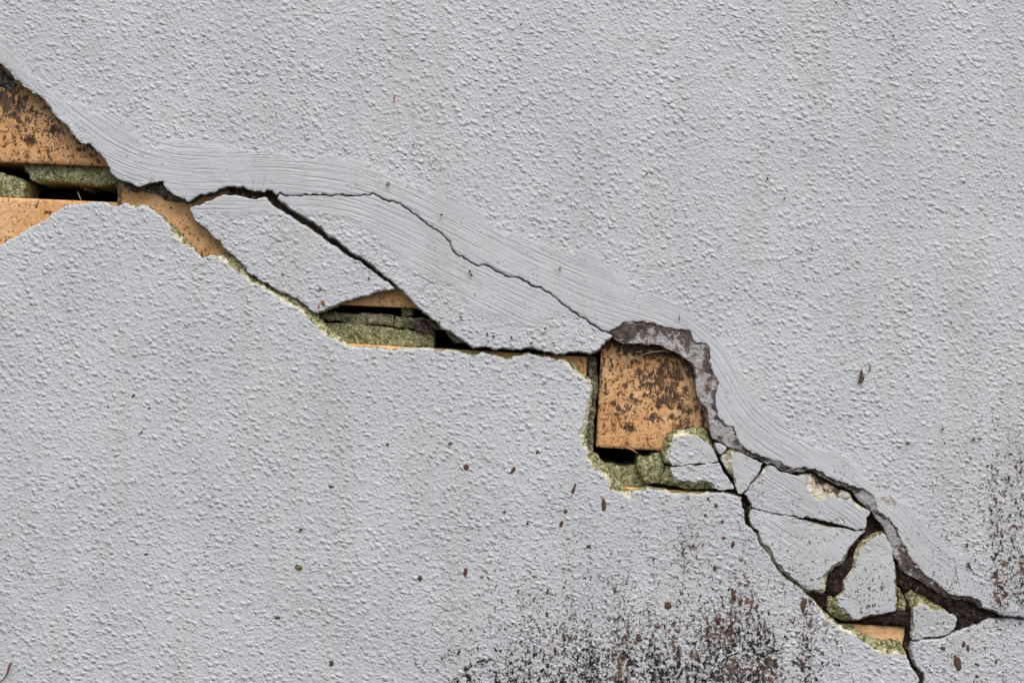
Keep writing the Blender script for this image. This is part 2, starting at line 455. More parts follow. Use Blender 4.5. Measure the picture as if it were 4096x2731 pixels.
    b2 = t.step(.60, .15, t.voro(14, 'F1', vec=wv))
    s1 = t.noise(30, 3, .6, off=4.9)
    s2 = t.noise(52, 3, .6, off=1.1)
    s3 = t.noise(10, 3, .65, off=2.9)
    patch = t.step(.36, .64, t.noise(300, 3, .55, off=6.9), .70, 1.15)
    pick = t.step(.36, .56, s1)
    stip = t.add(t.add(t.mul(t.mul(b1, t.mul(pick, patch)), .62), t.mul(b2, .20)), t.add(t.mul(s2, .35), t.mul(s3, .22)))
    jit = t.mul(t.sub(t.noise(70, 3, .6, off=3.7), .5), 12.0)
    vv = t.add(sv, jit)
    k1 = t.step(.36, .54, t.noise1(t.xyz(t.mul(su, 1 / 380.), t.mul(vv, 1 / 10.5)), 3, .62))
    k2 = t.noise1(t.xyz(t.mul(su, 1 / 260.), t.mul(vv, 1 / 55.), 4.0), 2, .5)
    lines = t.add(t.add(t.mul(k1, t.mul(t.step(.34, .60, t.noise(170, 3, .6, off=7.9), .35, 1.0), .24)), t.mul(k2, .34)), t.add(t.mul(s3, .24), t.add(t.mul(s2, .18), t.mul(s1, .20))))
    stk = t.step(.22, .78, t.add(streak, t.add(t.mul(t.sub(s2, .5), .8), t.mul(t.sub(t.noise(150, 4, .65, off=5.9), .5), 1.0))))
    hp = t.fmix(stk, stip, lines)
    hp = t.add(hp, t.mul(fm, .45))
    he = t.add(t.mul(n1, 1.5), t.mul(n3, 1.0))
    hgt = t.fmix(pm, t.sub(he, 1.4), hp)
    nor = t.bump(hgt, 7.0 * S, 1.0)
    M['render'] = t.done(col, t.fmix(pm, .95, t.fmix(fm, .62, .95)), nor, .3)

def mat_brick(name, a, b, dirty=.0):
    t = NT(name, True)
    dirt = t.attr('dirt')
    n1 = t.noise(260, 4, .6); n2 = t.noise(22, 5, .7, off=2.0); n3 = t.noise(9, 3, .6, off=3.3)
    c = t.mix(t.step(.38, .62, n1), a, b)
    c = t.mix(t.mul(t.step(.52, .64, n2), .45), c, (a[0] * .72, a[1] * .62, a[2] * .55))
    c = t.mix(t.mul(t.step(.56, .62, t.noise(36, 4, .65, off=5.5)), .5), c, (.78, .56, .33))
    c = t.mix(t.mul(t.step(.55, .65, n3), .35), c, (a[0] * .55, a[1] * .45, a[2] * .4))
    # crazing and drip-shaped dirt
    dv = t.scale(t.tc, (1, 1, .62))
    big = t.add(t.mul(t.noise(22, 6, .78, dist=.4, vec=dv, off=1.3), .72), t.mul(t.noise(110, 4, .6, vec=dv, off=4.1), .28))
    fm = t.step(-.006, .016, t.sub(big, t.sub(.665, t.mul(dirt, .235))))
    pit = t.step(-.004, .02, t.sub(t.noise(13, 3, .6, off=7.1), t.sub(.655, t.mul(dirt, .09))))
    cr = t.mul(t.step(.045, .015, t.voro(75, 'DISTANCE_TO_EDGE', vec=t.warp(26, 40))), t.step(.50, .56, t.noise(120, 3, .6, off=6.2)))
    fm = t.math('MAXIMUM', t.math('MAXIMUM', fm, pit), t.mul(cr, .35))
    c = t.mix(t.mul(fm, .95), c, t.mix(t.step(.4, .6, n2), (.030, .020, .017), (.125, .078, .055)))
    lime = t.step(.69, .71, t.noise(30, 4, .6, off=9.9))
    c = t.mix(t.mul(lime, .7), c, (.78, .72, .62))
    hgt = t.add(t.add(t.mul(n2, 1.0), t.mul(n3, .5)), t.mul(fm, .35))
    return t.done(c, .9, t.bump(hgt, 7 * S, .8), .2)

def mat_mortar(name, dark, mid, light, grit=1.0, brown=0.0):
    t = NT(name, True)
    n1, n2, n3 = t.noise(80, 5, .65), t.noise(18, 5, .72, off=1.9), t.noise(9, 3, .6, off=3.8)
    c = t.mix(t.step(.40, .60, n1), dark, mid)
    c = t.mix(t.mul(t.step(.46, .58, n2), .8), c, light)
    c = t.mix(t.mul(t.step(.55, .62, n3), .75), c, tuple(min(.8, v * 1.7) for v in light))
    c = t.mix(t.mul(t.step(.43, .37, n3), .75), c, tuple(v * .4 for v in dark))
    if brown: c = t.mix(t.mul(t.step(.52, .58, t.noise(90, 5, .65, off=6.6)), brown), c, (.055, .038, .028))
    hgt = t.add(t.add(t.mul(n2, 1.6), n3), t.mul(n1, 1.4))
    return t.done(c, .97, t.bump(hgt, 11 * S * grit, 1.0), .1)

def mat_soil(name, a=SOIL_A, b=SOIL_B):
    t = NT(name, True)
    n1, n2, n3 = t.noise(60, 5, .65), t.noise(14, 5, .72, off=1.9), t.noise(15, 3, .6, off=5.8)
    c = t.mix(t.step(.4, .6, n1), a, b)
    c = t.mix(t.mul(t.step(.54, .62, n2), .8), c, (.14, .10, .078))
    c = t.mix(t.mul(t.step(.655, .68, n3), .9), c, (.46, .38, .30))
    return t.done(c, .97, t.bump(t.add(t.mul(n2, 2.2), t.mul(n1, 2.0)), 13 * S, 1.0), .15)

def mat_plain(name, a, b, size=20, rough=.85, spec=.25):
    t = NT(name)
    n = t.noise(size, 3, .6)
    return t.done(t.mix(n, a, b), rough, t.bump(n, 2 * S, .6), spec)

mat_render()
M['brick'] = mat_brick("orange_brick", (.72, .395, .170), (.82, .51, .26))
M['mortar_moss'] = mat_mortar("mossy_mortar", (.17, .18, .075), (.32, .32, .165), (.52, .50, .29))
M['mortar_olive'] = mat_mortar("olive_mortar", (.19, .185, .09), (.36, .34, .19), (.56, .53, .33), brown=.5)
M['mortar_grey'] = mat_mortar("grimy_grey_mortar", (.075, .066, .056), (.17, .155, .13), (.32, .29, .25), brown=.7)
M['mortar_mix'] = mat_mortar("green_grey_mortar", (.09, .09, .055), (.22, .22, .14), (.36, .35, .24), brown=.75)  # moss green mortar mixed with grey, browner in patches
M['clay'] = mat_mortar("brown_clay", (.065, .042, .034), (.15, .10, .078), (.26, .19, .15))
M['soil'] = mat_soil("dark_soil")
M['ground'] = mat_soil("ground_soil", (.035, .026, .019), (.10, .075, .052))
M['inner'] = mat_plain("cavity_black", (.02, .017, .015), (.05, .042, .036), 80)  # even near-black for the box behind the bricks
M['straw'] = mat_plain("dry_straw", (.50, .38, .22), (.72, .60, .42), 12)
M['paletwig'] = mat_plain("bleached_straw", (.62, .58, .52), (.80, .77, .72), 12)
M['stem'] = mat_plain("brown_stem", (.10, .032, .014), (.20, .072, .030), 14, .5, .4)
M['fleck'] = mat_plain("brown_fleck", (.055, .030, .022), (.15, .085, .058), 10)
M['rust'] = mat_plain("rusty_fleck", (.22, .095, .05), (.36, .17, .09), 10)
M['pebble'] = mat_plain("tan_pebble", (.30, .215, .165), (.42, .32, .26), 24)
M['lichen'] = mat_mortar("olive_lichen", (.07, .05, .018), (.20, .15, .06), (.45, .38, .22))
M['bark'] = mat_plain("orange_bark", (.34, .16, .075), (.55, .30, .16), 10)


# ------------------------------------------------------------------ traced outlines
HAIR = rough(P("""1106,781 1118,771 1134,778 1148,784 1167,779 1182,779 1200,783 1223,776 1248,777 1280,778 1306,777 1331,782 1346,776 1372,777
1392,782 1446,780 1456,776 1474,778 1496,770 1502,777 1522,786 1535,796 1558,805 1566,801 1589,811 1603,810 1614,824 1637,836 1650,850 1673,864 1698,884 1724,902
1734,913 1742,912 1765,931 1790,957 1800,964 1809,987 1818,1005 1839,1022 1849,1019 1880,1044 1910,1061 1933,1053 1973,1072 2007,1090 2055,1104 2086,1112 2104,1122
2121,1135 2139,1145 2165,1147 2188,1165 2213,1184 2239,1204 2277,1228 2285,1241 2318,1262 2343,1271 2374,1298 2394,1310 2436,1330"""))
UP_A = P("""-500,500 -420,300 -200,150 -60,215 0,255 19,268 41,288 52,307 77,328 97,348 125,363 130,373 158,382 179,402 194,424 219,458 242,486 263,498 281,527 306,555 324,574 339,578 362,576
372,588 380,599 408,625 429,656 439,679 454,702 469,717 490,725 513,728 531,738 550,748 579,739 594,734 624,729 640,724 654,724 653,739 658,747 670,762 696,780 721,790
742,798 755,808 767,800 790,785 800,776 818,778 836,772 859,770 874,757 895,752 913,744 936,747 969,747 984,755 1006,760 1032,766 1057,769 1067,761 1088,761 1096,774""")
FAR_UP = P("9000,2560 9000,-9000 -9000,-9000 -9000,560")
UP_PAINT = UP_A + HAIR + P("""2438,1325 2459,1313 2483,1298 2510,1288 2546,1285 2575,1285 2611,1291 2647,1301 2677,1307 2706,1318 2727,1315 2754,1319 2762,1325 2769,1343 2784,1373 2805,1368 2826,1379
2838,1394 2843,1426 2840,1453 2852,1480 2864,1507 2878,1531 2868,1560 2862,1590 2864,1632 2868,1655 2882,1677 2899,1693 2919,1705 2938,1706 2942,1727 2947,1747 2960,1770 2981,1793 3004,1803 3006,1811
3027,1813 3042,1826 3070,1829 3090,1844 3108,1841 3129,1852 3149,1864 3180,1874 3205,1872 3220,1864 3236,1877 3261,1872 3277,1884 3297,1892 3310,1907 3333,1915 3363,1925 3389,1933 3417,1943 3445,1953
3476,1971 3496,1989 3501,2004 3511,2042 3516,2051 3539,2063 3565,2083 3580,2104 3593,2134 3608,2166 3626,2187 3631,2207 3646,2233 3657,2250 3672,2258 3682,2276 3697,2296 3725,2314 3748,2330 3771,2351
3787,2364 3817,2377 3828,2382 3853,2381 3884,2384 3909,2394 3926,2410 3930,2428 3968,2437 3991,2446 4006,2461 4044,2465 4095,2469 4400,2480""") + FAR_UP
UP_OUT = UP_A + HAIR + P("""2444,1338 2453,1346 2468,1362 2498,1376 2543,1373 2580,1378 2617,1377 2662,1391 2706,1409 2736,1429 2760,1444 2778,1462 2784,1489 2790,1507 2787,1543 2790,1572 2802,1602 2823,1626 2835,1665
2839,1696 2843,1721 2848,1748 2858,1757 2879,1765 2904,1780 2917,1788 2945,1795 2970,1806 2986,1813 3014,1829 3047,1841 3062,1851 3098,1858 3118,1875 3139,1885 3172,1891 3197,1887 3231,1882 3256,1885
3271,1895 3290,1908 3317,1922 3343,1935 3379,1948 3404,1958 3417,1966 3430,1989 3445,2009 3470,2027 3486,2045 3506,2070 3532,2101 3544,2124 3552,2144 3567,2174 3575,2202 3580,2225 3593,2240 3603,2260
3610,2283 3632,2298 3650,2308 3676,2320 3700,2336 3735,2358 3765,2376 3790,2392 3815,2400 3840,2398 3875,2402 3905,2414 3925,2436 3962,2446 3988,2456 4006,2463 4044,2466 4095,2470 4400,2481""") + FAR_UP
LOW_L = P("-9000,572 -500,512 -480,600 -350,900 -150,1010")
LOW_T = P("""0,980 23,965 48,952 71,939 94,928 115,911 138,901 163,888 189,873 204,858 224,846 240,838 255,826 270,821 296,817 311,818 332,812 357,809 393,808 428,810 439,817 472,824 490,817""")
LOW_PAINT = LOW_L + LOW_T + P("""505,812 520,824 543,833 570,824 592,823 604,839 622,849 640,862 655,880 676,913 698,938 719,964 739,982 765,994 783,1012 798,1025 811,1034 824,1028 841,1021 852,1027 863,1027 881,1041 902,1054
919,1065 937,1076 948,1083 958,1091 967,1097 976,1105 991,1119 1007,1133 1019,1138 1039,1145 1060,1153 1075,1165 1088,1176 1110,1191 1122,1201 1143,1209 1166,1219 1189,1234 1212,1249 1227,1262 1235,1278
1253,1293 1264,1302 1277,1322 1299,1337 1310,1349 1330,1353 1353,1363 1373,1374 1389,1383 1412,1391 1445,1390 1481,1393 1527,1397 1557,1401 1583,1401 1598,1393 1629,1396 1659,1396 1710,1393 1720,1394
1764,1404 1807,1400 1833,1406 1853,1415 1891,1425 1912,1418 1930,1410 1945,1413 1976,1420 2001,1431 2021,1440 2044,1437 2060,1425 2088,1424 2116,1411 2139,1420 2167,1431 2190,1427 2224,1444 2248,1437
2260,1459 2289,1477 2310,1501 2334,1516 2355,1525 2362,1557 2358,1596 2349,1617 2343,1645 2334,1689 2322,1716 2316,1740 2328,1767 2337,1791 2349,1808 2344,1829 2358,1853 2373,1877 2391,1880 2409,1897
2435,1919 2432,1951 2456,1966 2483,1972 2504,1987 2528,1993 2531,1969 2549,1963 2584,1956 2611,1959 2647,1964 2677,1972 2706,1979 2736,1976 2766,1976 2796,1982 2820,1979 2855,1972 2897,1970 2917,1975
2937,1982 2955,1987 2966,1990 2963,2004 2968,2030 2976,2045 2973,2073 2979,2094 2994,2107 3012,2124 3027,2135 3032,2147 3035,2168 3047,2186 3065,2206 3081,2232 3096,2257 3114,2283 3135,2307 3165,2327
3200,2352 3220,2373 3238,2390 3255,2406 3270,2428 3284,2446 3302,2460 3333,2488 3360,2512 3399,2531 3430,2552 3456,2569 3483,2584 3493,2598 3515,2603 3525,2613 3558,2618 3582,2611 3604,2620 3622,2616
3632,2640 3640,2662 3658,2688 3670,2702 3668,2760 3655,2900 3650,4000 -9000,4000""")
LOW_OUT = LOW_L + LOW_T + P("""503,809 515,812 545,818 575,817 591,822 604,836 622,846 640,859 655,874 683,895 711,923 739,956 762,979 778,1002 797,1021 811,1032 822,1026 841,1019 880,1018 922,1019 945,1028 952,1041 966,1050
979,1068 990,1082 1003,1098 1006,1112 1020,1116 1038,1122 1050,1133 1060,1143 1086,1149 1108,1160 1128,1174 1157,1180 1178,1191 1200,1205 1219,1217 1239,1236 1256,1251 1270,1258 1276,1274 1296,1293 1322,1322
1350,1345 1375,1362 1388,1377 1412,1387 1445,1386 1481,1389 1527,1393 1557,1396 1583,1396 1598,1389 1629,1392 1659,1392 1710,1390 1720,1391 1764,1400 1807,1397 1833,1402 1870,1411 1912,1413 1930,1407 1945,1409
1976,1416 2001,1425 2030,1428 2060,1421 2088,1420 2116,1407 2139,1416 2167,1426 2190,1422 2224,1436 2257,1436 2286,1447 2310,1477 2340,1499 2364,1520 2371,1557 2368,1610 2358,1660 2350,1710 2350,1770
2366,1806 2400,1832 2425,1862 2440,1890 2470,1920 2490,1940 2502,1955 2540,1961 2549,1958 2584,1950 2611,1953 2647,1957 2677,1964 2706,1971 2736,1969 2766,1970 2796,1976 2820,1973 2855,1967 2897,1966 2917,1971
2937,1977 2955,1983 2968,1988 2966,2004 2971,2030 2979,2045 2977,2073 2983,2094 2998,2107 3015,2122 3030,2133 3036,2147 3039,2168 3050,2184 3069,2204 3085,2230 3100,2254 3118,2280 3138,2304 3168,2323
3203,2346 3222,2366 3240,2384 3260,2402 3278,2422 3290,2436 3313,2455 3340,2476 3362,2501 3389,2504 3410,2512 3427,2516 3440,2528 3451,2536 3471,2541 3485,2553 3508,2560 3525,2562 3560,2565 3585,2563 3607,2572
3619,2596 3628,2610 3635,2637 3643,2660 3662,2687 3675,2701 3672,2760 3660,2900 3650,4000 -9000,4000""")
G_OUT = P("""3646,2566 3675,2561 3697,2554 3741,2552 3774,2547 3802,2534 3825,2524 3848,2515 3879,2508 3899,2496 3914,2501 3930,2483 3945,2474 3981,2472 4027,2472 4067,2474 4095,2477 4400,2488 9000,2568 9000,4000
3690,4000 3692,2900 3690,2731 3692,2696 3682,2690 3672,2677 3658,2659 3646,2636 3642,2607 3641,2589""")
A_OUT = P("""754,832 766,823 779,817 787,820 810,813 822,803 843,799 858,788 879,783 889,776 909,778 924,779 947,778 965,784 986,788 1006,792 1024,794 1042,788 1057,784 1066,789 1071,800 1083,813 1095,825 1118,836 1146,857
1172,872 1190,882 1208,895 1233,905 1251,920 1269,931 1284,941 1298,956 1314,968 1339,982 1362,999 1383,1015 1406,1028 1429,1040 1449,1051 1467,1066 1485,1077 1500,1090 1515,1102 1533,1115 1554,1127 1568,1142
1582,1153 1579,1159 1548,1164 1513,1170 1497,1176 1480,1183 1446,1188 1421,1196 1403,1204 1375,1210 1357,1216 1332,1229 1306,1239 1281,1249 1268,1256 1253,1254 1235,1241 1214,1220 1196,1209 1173,1195 1151,1182
1122,1177 1102,1162 1081,1149 1066,1133 1052,1133 1030,1122 1018,1108 1005,1104 982,1086 971,1070 959,1053 945,1043 937,1030 918,1017 899,999 884,984 876,969 863,961 843,943 828,925 810,910 794,897 777,885
766,867 761,852""")
B_OUT = shift(HAIR, -.6, 1.7)[2:] + P("""2452,1344 2444,1355 2420,1376 2403,1394 2382,1412 2361,1419 2331,1412 2295,1409 2274,1410 2256,1422 2241,1415 2225,1420 2208,1411 2190,1406 2177,1410 2149,1400 2123,1395 2103,1392 2088,1399 2067,1397 2049,1401
2032,1396 2004,1395 1988,1400 1970,1400 1947,1391 1930,1389 1912,1392 1891,1395 1879,1385 1868,1374 1840,1357 1815,1339 1799,1326 1782,1323 1761,1313 1746,1293 1728,1281 1708,1263 1690,1251 1669,1228 1652,1210 1634,1192
1621,1179 1608,1161 1592,1153 1579,1141 1563,1123 1540,1108 1521,1092 1500,1078 1485,1062 1467,1050 1452,1037 1425,1026 1400,1010 1385,995 1364,982 1351,967 1331,954 1316,952 1303,938 1288,921 1266,904 1251,892 1233,883 1220,872 1205,864 1185,854
1159,839 1144,823 1118,808 1108,797 1108,790""")
EF = rough(P("""2999,2040 3014,2033 3037,2038 3063,2045 3088,2053 3109,2053 3129,2060 3142,2055 3155,2063 3183,2067"""))
E_OUT = P("""2999,2002 3007,2020""") + shift(EF, 0, -1.5) + P("""3193,2069 3234,2073 3259,2077 3285,2082 3310,2087 3348,2092 3376,2106 3404,2110 3424,2119 3437,2116 3463,2116 3467,2109 3473,2093 3473,2075 3484,2058 3484,2046
3465,2034 3442,2019 3416,1998 3405,1974 3380,1963 3343,1948 3315,1934 3286,1912 3268,1900 3233,1894 3205,1899 3192,1904 3180,1901 3159,1894 3139,1890 3118,1885 3098,1866 3068,1862 3054,1876 3039,1897 3024,1916 3006,1934 2991,1960 2978,1975 2989,1984""")
E_PAINT = [P("""2999,2002 3007,2022 3014,2034 3037,2038 3063,2045 3088,2054 3129,2061 3155,2064 3193,2069 3220,2067 3251,2073 3277,2080 3302,2084 3328,2087 3343,2094 3363,2099 3390,2106 3424,2119 3437,2116 3463,2112 3465,2093 3465,2075 3478,2058 3480,2047
3462,2037 3445,2036 3422,2024 3410,2006 3394,2001 3368,1998 3350,1996 3333,1983 3312,1983 3299,1996 3284,2002 3259,1996 3241,1968 3225,1938 3230,1908 3205,1899 3192,1904 3180,1901 3159,1894 3139,1890 3118,1885 3098,1866 3076,1862 3056,1890 3044,1897 3027,1916 3008,1934 2994,1960 2980,1975 2989,1984"""),
           P("3368,1978 3378,1970 3392,1972 3398,1984 3392,1992 3376,1992")]
F_OUT = P("2996,2064 3001,2050") + shift(EF, 0, 2.0)[1:] + P("""3193,2074 3223,2080 3249,2087 3274,2092 3297,2100 3323,2106 3348,2109 3374,2112 3399,2118 3424,2123 3445,2120 3466,2120 3466,2128 3447,2146 3431,2164 3414,2186 3400,2202 3394,2226 3386,2250 3366,2262 3344,2272 3332,2286 3320,2300 3312,2320 3310,2345
3307,2365 3297,2379 3271,2379 3241,2376 3222,2364 3204,2348 3170,2321 3148,2302 3125,2287 3104,2260 3084,2228 3063,2193 3048,2181 3038,2165 3033,2140 3032,2124 3019,2114 3009,2107 3001,2086""")
F_PAINT = [P("""2996,2064 3001,2052 3014,2036 3063,2048 3088,2056 3129,2063 3142,2059 3183,2070 3223,2083 3249,2093 3274,2098 3297,2107 3323,2112 3348,2113 3374,2112 3399,2118 3424,2124 3452,2122 3462,2126 3440,2142 3424,2160 3407,2181 3390,2200 3376,2222 3370,2241 3352,2248 3334,2260
3320,2276 3305,2288 3290,2301 3285,2322 3288,2345 3290,2353 3275,2358 3256,2356 3238,2361 3223,2353 3206,2338 3170,2312 3155,2294 3137,2283 3115,2257 3096,2224 3076,2188 3060,2178 3046,2165 3038,2140 3035,2124 3022,2114 3012,2107 3001,2086""")]
T_OUT = P("""3513,2128 3539,2126 3552,2138 3561,2160 3571,2182 3578,2202 3580,2225 3586,2248 3590,2266 3592,2304 3594,2342 3594,2370 3596,2406 3598,2440 3590,2452 3567,2457 3530,2464 3475,2472 3440,2484 3412,2486 3396,2486 3366,2481 3340,2471 3317,2450 3314,2430 3316,2386 3345,2384 3368,2366 3370,2345 3373,2322 3384,2308 3402,2286
3410,2268 3412,2248 3422,2224 3428,2200 3442,2178 3465,2156 3490,2138""")
T_PAINT = [P("""3527,2140 3547,2142 3555,2161 3565,2182 3572,2202 3572,2225 3578,2248 3580,2266 3580,2304 3583,2342 3583,2370 3583,2406 3583,2442 3567,2447 3544,2452 3514,2455 3475,2460 3450,2467 3435,2478 3412,2475 3407,2467 3394,2452 3379,2437 3358,2427 3350,2411 3350,2388 3364,2378 3376,2365 3376,2345 3381,2324 3389,2317 3412,2289 3422,2273
3424,2250 3435,2228 3440,2202 3453,2184 3475,2164 3501,2146""")]
H_OUT = P("""3629,2359 3644,2354 3675,2367 3705,2379 3736,2400 3761,2418 3783,2434 3800,2450 3826,2462 3828,2500 3816,2520 3803,2529 3779,2539 3761,2544 3738,2547 3697,2549 3684,2557 3669,2558 3650,2559 3645,2535 3649,2484 3648,2438 3639,2413 3626,2377""")
H_PAINT = [P("""3654,2438 3675,2425 3692,2419 3708,2425 3726,2441 3751,2441 3777,2443 3797,2456 3823,2464 3824,2499 3812,2519 3800,2529 3779,2540 3761,2545 3738,2548 3697,2550 3687,2557 3669,2558 3652,2558 3649,2535 3654,2484""")]
D_OUT = P("""2912,1793 2930,1792 2950,1798 2970,1806 2981,1818 3006,1831 3024,1839 3050,1851 3042,1874 3031,1895 3013,1918 2998,1938 2980,1961 2968,1974 2953,1974 2945,1956 2940,1936 2937,1915 2919,1895 2904,1874 2894,1854 2882,1834 2886,1821 2902,1811""")
D_PAINT = [P("""2924,1815 2945,1812 2965,1818 2985,1823 3006,1831 3024,1839 3050,1853 3042,1874 3031,1895 3013,1918 2998,1938 2980,1961 2968,1974 2953,1974 2947,1956 2944,1936 2940,1915 2932,1890 2927,1867 2926,1836"""), P("2885,1832 2904,1818 2900,1838 2906,1866 2905,1874 2894,1854")]
C1_OUT = P("2677,1731 2706,1722 2751,1719 2781,1710 2820,1713 2832,1728 2843,1755 2855,1785 2866,1812 2877,1836 2873,1844 2855,1850 2820,1853 2766,1855 2730,1862 2689,1862 2659,1853 2650,1820 2647,1806 2653,1794 2659,1773 2665,1749")
C1_PAINT = [P("2706,1749 2694,1767 2683,1794 2677,1820 2674,1838 2683,1853 2689,1862 2730,1862 2766,1855 2820,1853 2855,1850 2873,1844 2867,1829 2858,1806 2843,1785 2820,1767 2796,1749 2778,1743 2745,1743")]
C2_OUT = P("2662,1885 2668,1866 2689,1866 2730,1866 2766,1859 2822,1857 2855,1854 2876,1851 2886,1868 2893,1887 2906,1903 2919,1920 2932,1938 2940,1952 2924,1957 2899,1960 2870,1959 2849,1957 2796,1959 2736,1954 2677,1946 2647,1937 2650,1904")
C2_PAINT = [P("2683,1868 2730,1866 2766,1859 2822,1857 2855,1854 2876,1851 2886,1868 2891,1887 2904,1903 2917,1920 2930,1938 2937,1952 2924,1956 2899,1959 2870,1957 2856,1952 2858,1937 2843,1928 2814,1922 2772,1928 2748,1922 2712,1922 2694,1910 2689,1892")]
D0_OUT = P("2863,1769 2879,1770 2896,1778 2908,1785 2910,1795 2902,1808 2881,1820 2873,1816 2863,1795 2857,1780")

# ------------------------------------------------------------------ ground and the dark box added behind the wall
def quad_obj(name, co, faces, mat, kind):
    me = mesh_from(name, co, faces, False); return tag(link(name, me, mat), None, None, None, kind)
g = 120.0
quad_obj("ground", [(-g, -g, 0), (g, -g, 0), (g, 60 * S, 0), (-g, 60 * S, 0)], [(0, 1, 2, 3)], M['ground'], 'structure')
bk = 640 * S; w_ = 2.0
quad_obj("cavity_backing", [(-w_, bk, -.02), (w_, bk, -.02), (w_, bk, 2.6), (-w_, bk, 2.6), (-w_, 70 * S, -.02), (w_, 70 * S, -.02), (w_, 70 * S, 2.6), (-w_, 70 * S, 2.6)],
         [(0, 1, 2, 3), (4, 5, 1, 0), (3, 2, 6, 7), (4, 0, 3, 7), (1, 5, 6, 2)], M['inner'], 'structure')  # closed backing added so no light leaks in behind the bricks

# ------------------------------------------------------------------ render sheets
R_ = M['render']
def rim_soil(X, Y):
    b = lambda x, y, a, c: blot2(X, Y, x, y, a, c)
    w = .22 + 1.1 * b(2480, 1330, 90, 45) + .9 * b(2640, 1305, 140, 22) + 1.0 * b(2745, 1335, 50, 40) + 1.1 * b(2835, 1425, 25, 60) + .8 * b(2850, 1510, 30, 50)
    w += .55 * b(2960, 1775, 60, 40) + .45 * b(3150, 1870, 200, 25) + .5 * b(3420, 1950, 90, 30) + .9 * sstep(3560, 3720, X) + .55 * b(3640, 2230, 30, 80) + 1.2 * (X < 2400)
    return np.clip(w, 0, 1.2)
sheet("render_sheet", UP_OUT, R_, "large pale grey stippled render sheet above the diagonal crack, trowel lines along its lower edge", "wall", d0=-14, thick=68, paint=[UP_PAINT], kind=1, edge_drop=9, bulge=5, wide=True, seed=11, moss=rim_soil)
sheet("render_sheet", LOW_OUT, R_, "large grey render sheet below the diagonal crack, splashed with brown dirt at its foot", "wall", d0=0, thick=58, paint=[LOW_PAINT], kind=0, edge_drop=15, bulge=5, wide=True, seed=23)
sheet("render_sheet", G_OUT, R_, "grey render sheet in the bottom right corner below the thin rising crack", "wall", d0=2, thick=58, inset=2, kind=2, bulge=4, wide=True, seed=29)
GF = "loose render pieces along the crack"
sheet("render_fragment", A_OUT, R_, "large parallelogram piece of grey render beside the dark inner crack", "render fragment", d0=-3, h=4, thick=55, inset=1.5, kind=0, tilt=(.006, -.012), group=GF, seed=31)
sheet("render_fragment", B_OUT, R_, "long grey render piece between the dark inner crack and the hairline crack", "render fragment", d0=-10, h=4, thick=62, inset=.8, kind=1, bulge=3, group=GF, seed=37)
sheet("render_fragment", C1_OUT, R_, "small rounded render piece with a mossy cream top edge beside the big brick hole", "render fragment", d0=3, h=2.5, thick=52, paint=C1_PAINT, kind=0, edge_drop=24, tilt=(-.02, .02), group=GF, seed=41, rag=.09)
sheet("render_fragment", C2_OUT, R_, "small render piece with a mossy lower edge, just under the rounded one", "render fragment", d0=1, h=2.5, thick=52, paint=C2_PAINT, kind=0, edge_drop=26, tilt=(.012, .02), group=GF, seed=43, rag=.09)
sheet("render_fragment", D0_OUT, R_, "smallest render chip, rounded, under the grimy rim of the crack", "render fragment", d0=-4, h=2, thick=40, inset=2.5, kind=0, rnd=(4, 5), group=GF, seed=47)
sheet("render_fragment", D_OUT, R_, "narrow wedge of grey render with a cream band on its left side", "render fragment", d0=-6, h=2.5, thick=52, paint=D_PAINT, kind=0, edge_drop=7, tilt=(.02, .02), group=GF, seed=53, rag=.09)
sheet("render_fragment", E_OUT, R_, "wide grey render piece with a large cream bite out of its top", "render fragment", d0=-8, h=2.5, thick=56, paint=E_PAINT, kind=2, edge_drop=22, tilt=(.010, -.012), group=GF, seed=59, rag=.10)
sheet("render_fragment", F_OUT, R_, "wide grey render piece with cream lower right rim, under the mossy hairline", "render fragment", d0=-5, h=2.5, thick=56, paint=F_PAINT, kind=2, edge_drop=24, tilt=(-.012, .012), group=GF, seed=61, rag=.10)
sheet("render_fragment", T_OUT, R_, "tall triangular render piece streaked with brown dirt, above the lowest orange brick", "render fragment", d0=0, h=2.5, thick=56, paint=T_PAINT, kind=0, edge_drop=24, tilt=(-.02, .004), group=GF, seed=67, rag=.10)
sheet("render_fragment", H_OUT, R_, "small render piece with a mossy green top, right of the lowest orange brick", "render fragment", d0=3, h=2.5, thick=50, paint=H_PAINT, kind=0, edge_drop=20, tilt=(.02, -.02), group=GF, seed=71, rag=.10)

# ------------------------------------------------------------------ bricks
GB = "orange bricks behind the render"
def brick(q, label, d0=62, dirt=None, seed=1, h=5):
    sheet("brick", P(q), M['brick'], label, "brick", d0=d0 - 8, h=h, thick=480, rnd=(7, 6), lumps=(2.2, 70), dirt=dirt, group=GB, rag=.035, seed=seed, skirt_jit=2.0)
blot = lambda X, Y, x, y, r: np.exp(-((X - x) ** 2 + (Y - y) ** 2) / (r * r))
brick("-700,170 470,215 465,666 -700,619", "orange brick at the left edge, stained with dark drips, top one in the left hole", dirt=lambda X, Y: .52 + .5 * blot(X, Y, 30, 400, 60) + .25 * blot(X, Y, 170, 470, 90), seed=3)
brick("-740,757 468,809 460,1245 -740,1195", "orange brick at the left edge under the open black gap", dirt=lambda X, Y: .22 + .5 * blot(X, Y, 180, 845, 16) + .5 * blot(X, Y, 20, 960, 30), seed=5)
brick("484,722 1690,780 1680,1233 478,1178", "orange brick showing behind the branching crack", d0=58, dirt=lambda X, Y: .34 + .75 * (1 - sstep(5, 70, Y - (690 + .12 * (X - 480)))) * (1 - sstep(700, 760, X)) + .85 * sstep(1040, 1130, X) * (1 - sstep(1130, 1160, Y)) + .5 * sstep(850, 950, X) * (1 - sstep(775, 800, Y)), seed=7)  # brick turns darker along its top and within the inner crack
